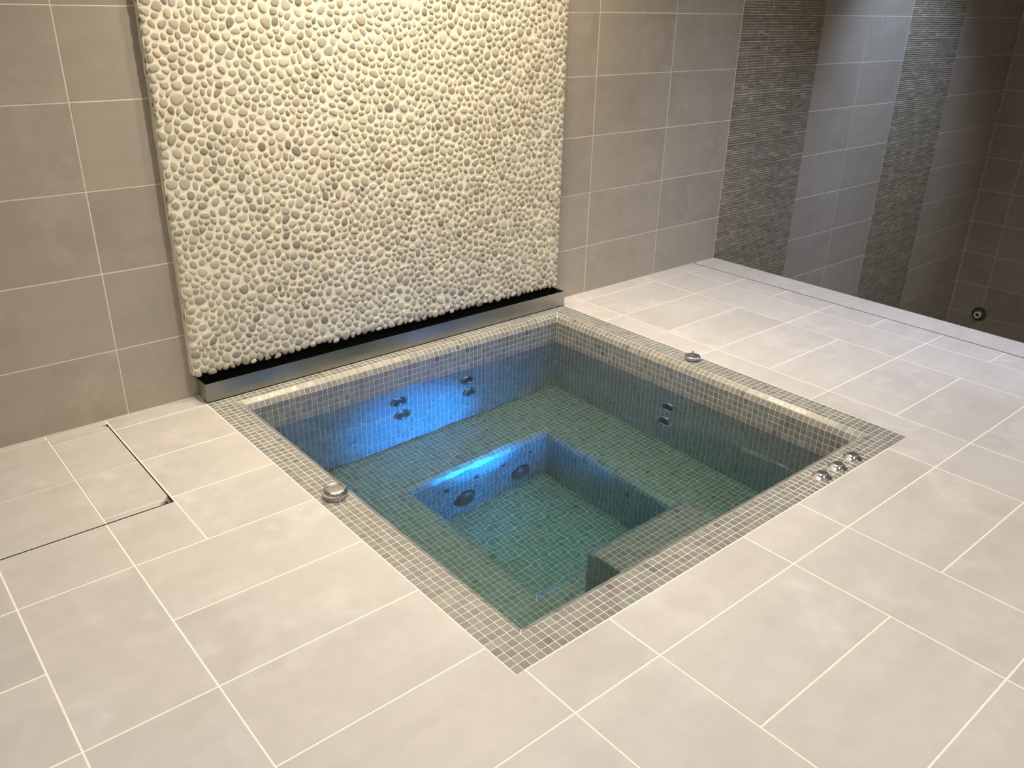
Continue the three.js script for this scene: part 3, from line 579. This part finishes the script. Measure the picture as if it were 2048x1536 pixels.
// unfinished inlet on the far right wall
{
  const t = thing('wall_inlet', 'small dark round inlet with a white nozzle low on the shadowed right wall', 'inlet', [XR, -1.215, 0.29]); t.rotation.y = -Math.PI / 2;
  part('flange', lathe([[0.0001, 0.004], [0.05, 0.006], [0.066, 0.006], [0.071, 0.003], [0.072, 0]], 40).rotateX(Math.PI / 2), M.brownPlastic, t);
  part('collar', lathe([[0.03, 0.006], [0.045, 0.010], [0.05, 0.016], [0.045, 0.02], [0.03, 0.02]], 36).rotateX(Math.PI / 2), M.brownPlastic, t);
  part('nozzle', lathe([[0.017, 0.006], [0.033, 0.008], [0.034, 0.05], [0.032, 0.056], [0.019, 0.056], [0.017, 0.053], [0.017, 0.006]], 36).rotateX(Math.PI / 2), M.whitePlastic, t);
  part('bore', lathe([[0.0001, 0.03], [0.017, 0.03]], 24).rotateX(Math.PI / 2), M.black, t);
}

// ------------------------------------------------------------------ lamps, all out of view
function aim(light, to) { light.target.position.set(...to); scene.add(light.target); }
PANELS.forEach(([x, z, s, I, c], i) => {
  const t = thing('unseen_panel_lamp', `unseen square ceiling lamp in an added baffle box, ${['left of the hatch and pool', 'behind the camera on the left', 'right over the middle of the pool', 'in front of the near coping', 'over the back right floor by the ledge', 'over the near right floor', 'over the drop beyond the ledge, added as fill'][i]}`, 'lamp', [x, CEIL, z], 'unseen ceiling panel lamps');
  const h = s / 2, w = 0.015;
  part('added_baffle', mergeGeometries([bx(-h - w, h + w, -WELL, 0, -h - w, -h), bx(-h - w, h + w, -WELL, 0, h, h + w), bx(-h - w, -h, -WELL, 0, -h, h), bx(h, h + w, -WELL, 0, -h, h)]), M.added_baffle, t);  // added dark box walls, keep the panel light off upright surfaces
  part('diffuser_light', bx(-h, h, -0.006, 0, -h, h), M.lamp, t);
  const L = new THREE.RectAreaLight(c, I, s, s); L.name = 'panel_light'; L.position.set(x, CEIL - 0.014, z); L.lookAt(x, 0, z); scene.add(L);
});
function downlight(label, [x, y, z], to, color, power, cone, mat) {  // fittings out of view; only their light reaches the frame
  const t = thing('unseen_downlight_lamp', label, 'lamp', [x, y, z], 'unseen ceiling downlights');
  part('rim', lathe([[0.045, 0], [0.058, 0], [0.06, 0.004], [0.06, 0.12], [0.045, 0.12]], 36), M.satin, t);
  part('stem', new THREE.CylinderGeometry(0.008, 0.008, CEIL - y - 0.02, 12).translate(0, (CEIL - y) / 2 + 0.01, 0), M.satin, t);
  part('lens_light', new THREE.CylinderGeometry(0.045, 0.045, 0.006, 32).translate(0, 0.02, 0), mat, t);
  const L = new THREE.SpotLight(color, power, 0, cone, 0.7, 2); L.name = 'downlight_beam'; L.position.set(x, y + 0.004, z); L.castShadow = true; L.shadow.radius = 2; aim(L, to); scene.add(L);
}
DOWNLIGHTS.forEach(([x, z, p, c], i) => downlight(`unseen warm ceiling downlight over the ${['left', 'middle', 'right'][i]} of the pebble panel`, [x, 2.57, z], [x, 0, 0.16], 0xffeac4, p, c, M.lamp));
downlight('unseen warm white ceiling downlight over the middle of the pool', [POOL_SPOT[0], 2.57, POOL_SPOT[1]], [POOL_SPOT[0], 0, POOL_SPOT[1] - 0.2], 0xfff0dc, POOL_SPOT[2], POOL_SPOT[3], M.lamp);
downlight('unseen cool lamp placed to light the striped wall beyond the ledge', COOL_SPOT.at, COOL_SPOT.to, COOL_SPOT.color, COOL_SPOT.power, COOL_SPOT.cone, M.lampCool);
downlight('unseen cool lamp placed to light the pale ledge', LEDGE_SPOT.at, LEDGE_SPOT.to, LEDGE_SPOT.color, LEDGE_SPOT.power, LEDGE_SPOT.cone, M.lampCool);
{
  const t = thing('underwater_lamp', 'unseen blue underwater lamp in the near footwell wall below the step', 'lamp', [POOL_LIGHT.at[0], POOL_LIGHT.at[1], FZ1]);
  part('ring', lathe([[0.034, 0.001], [0.036, 0.008], [0.044, 0.008], [0.047, 0.0]], 40).rotateX(-Math.PI / 2), M.chrome, t);
  part('lens_light', lathe([[0.0001, 0.009], [0.02, 0.0085], [0.034, 0.006], [0.034, 0.0]], 36).rotateX(-Math.PI / 2), M.lampBlue, t);
  for (const [c, pw, to] of [[POOL_LIGHT.cone, POOL_LIGHT.power, POOL_LIGHT.to], [POOL_LIGHT.fillCone, POOL_LIGHT.fill, POOL_LIGHT.fillTo]]) {  // main beam, then a wide fill beam for blue on the walls
    const L = new THREE.SpotLight(new THREE.Color(0.004, 0.23, 1), pw, 0, c, 1, 2); L.name = 'underwater_beam'; L.position.set(...POOL_LIGHT.at); L.castShadow = true; L.shadow.radius = 1.5; aim(L, to); scene.add(L);
  }
}
scene.traverse((o) => { delete o.counts; });
renderer.render(scene, camera);
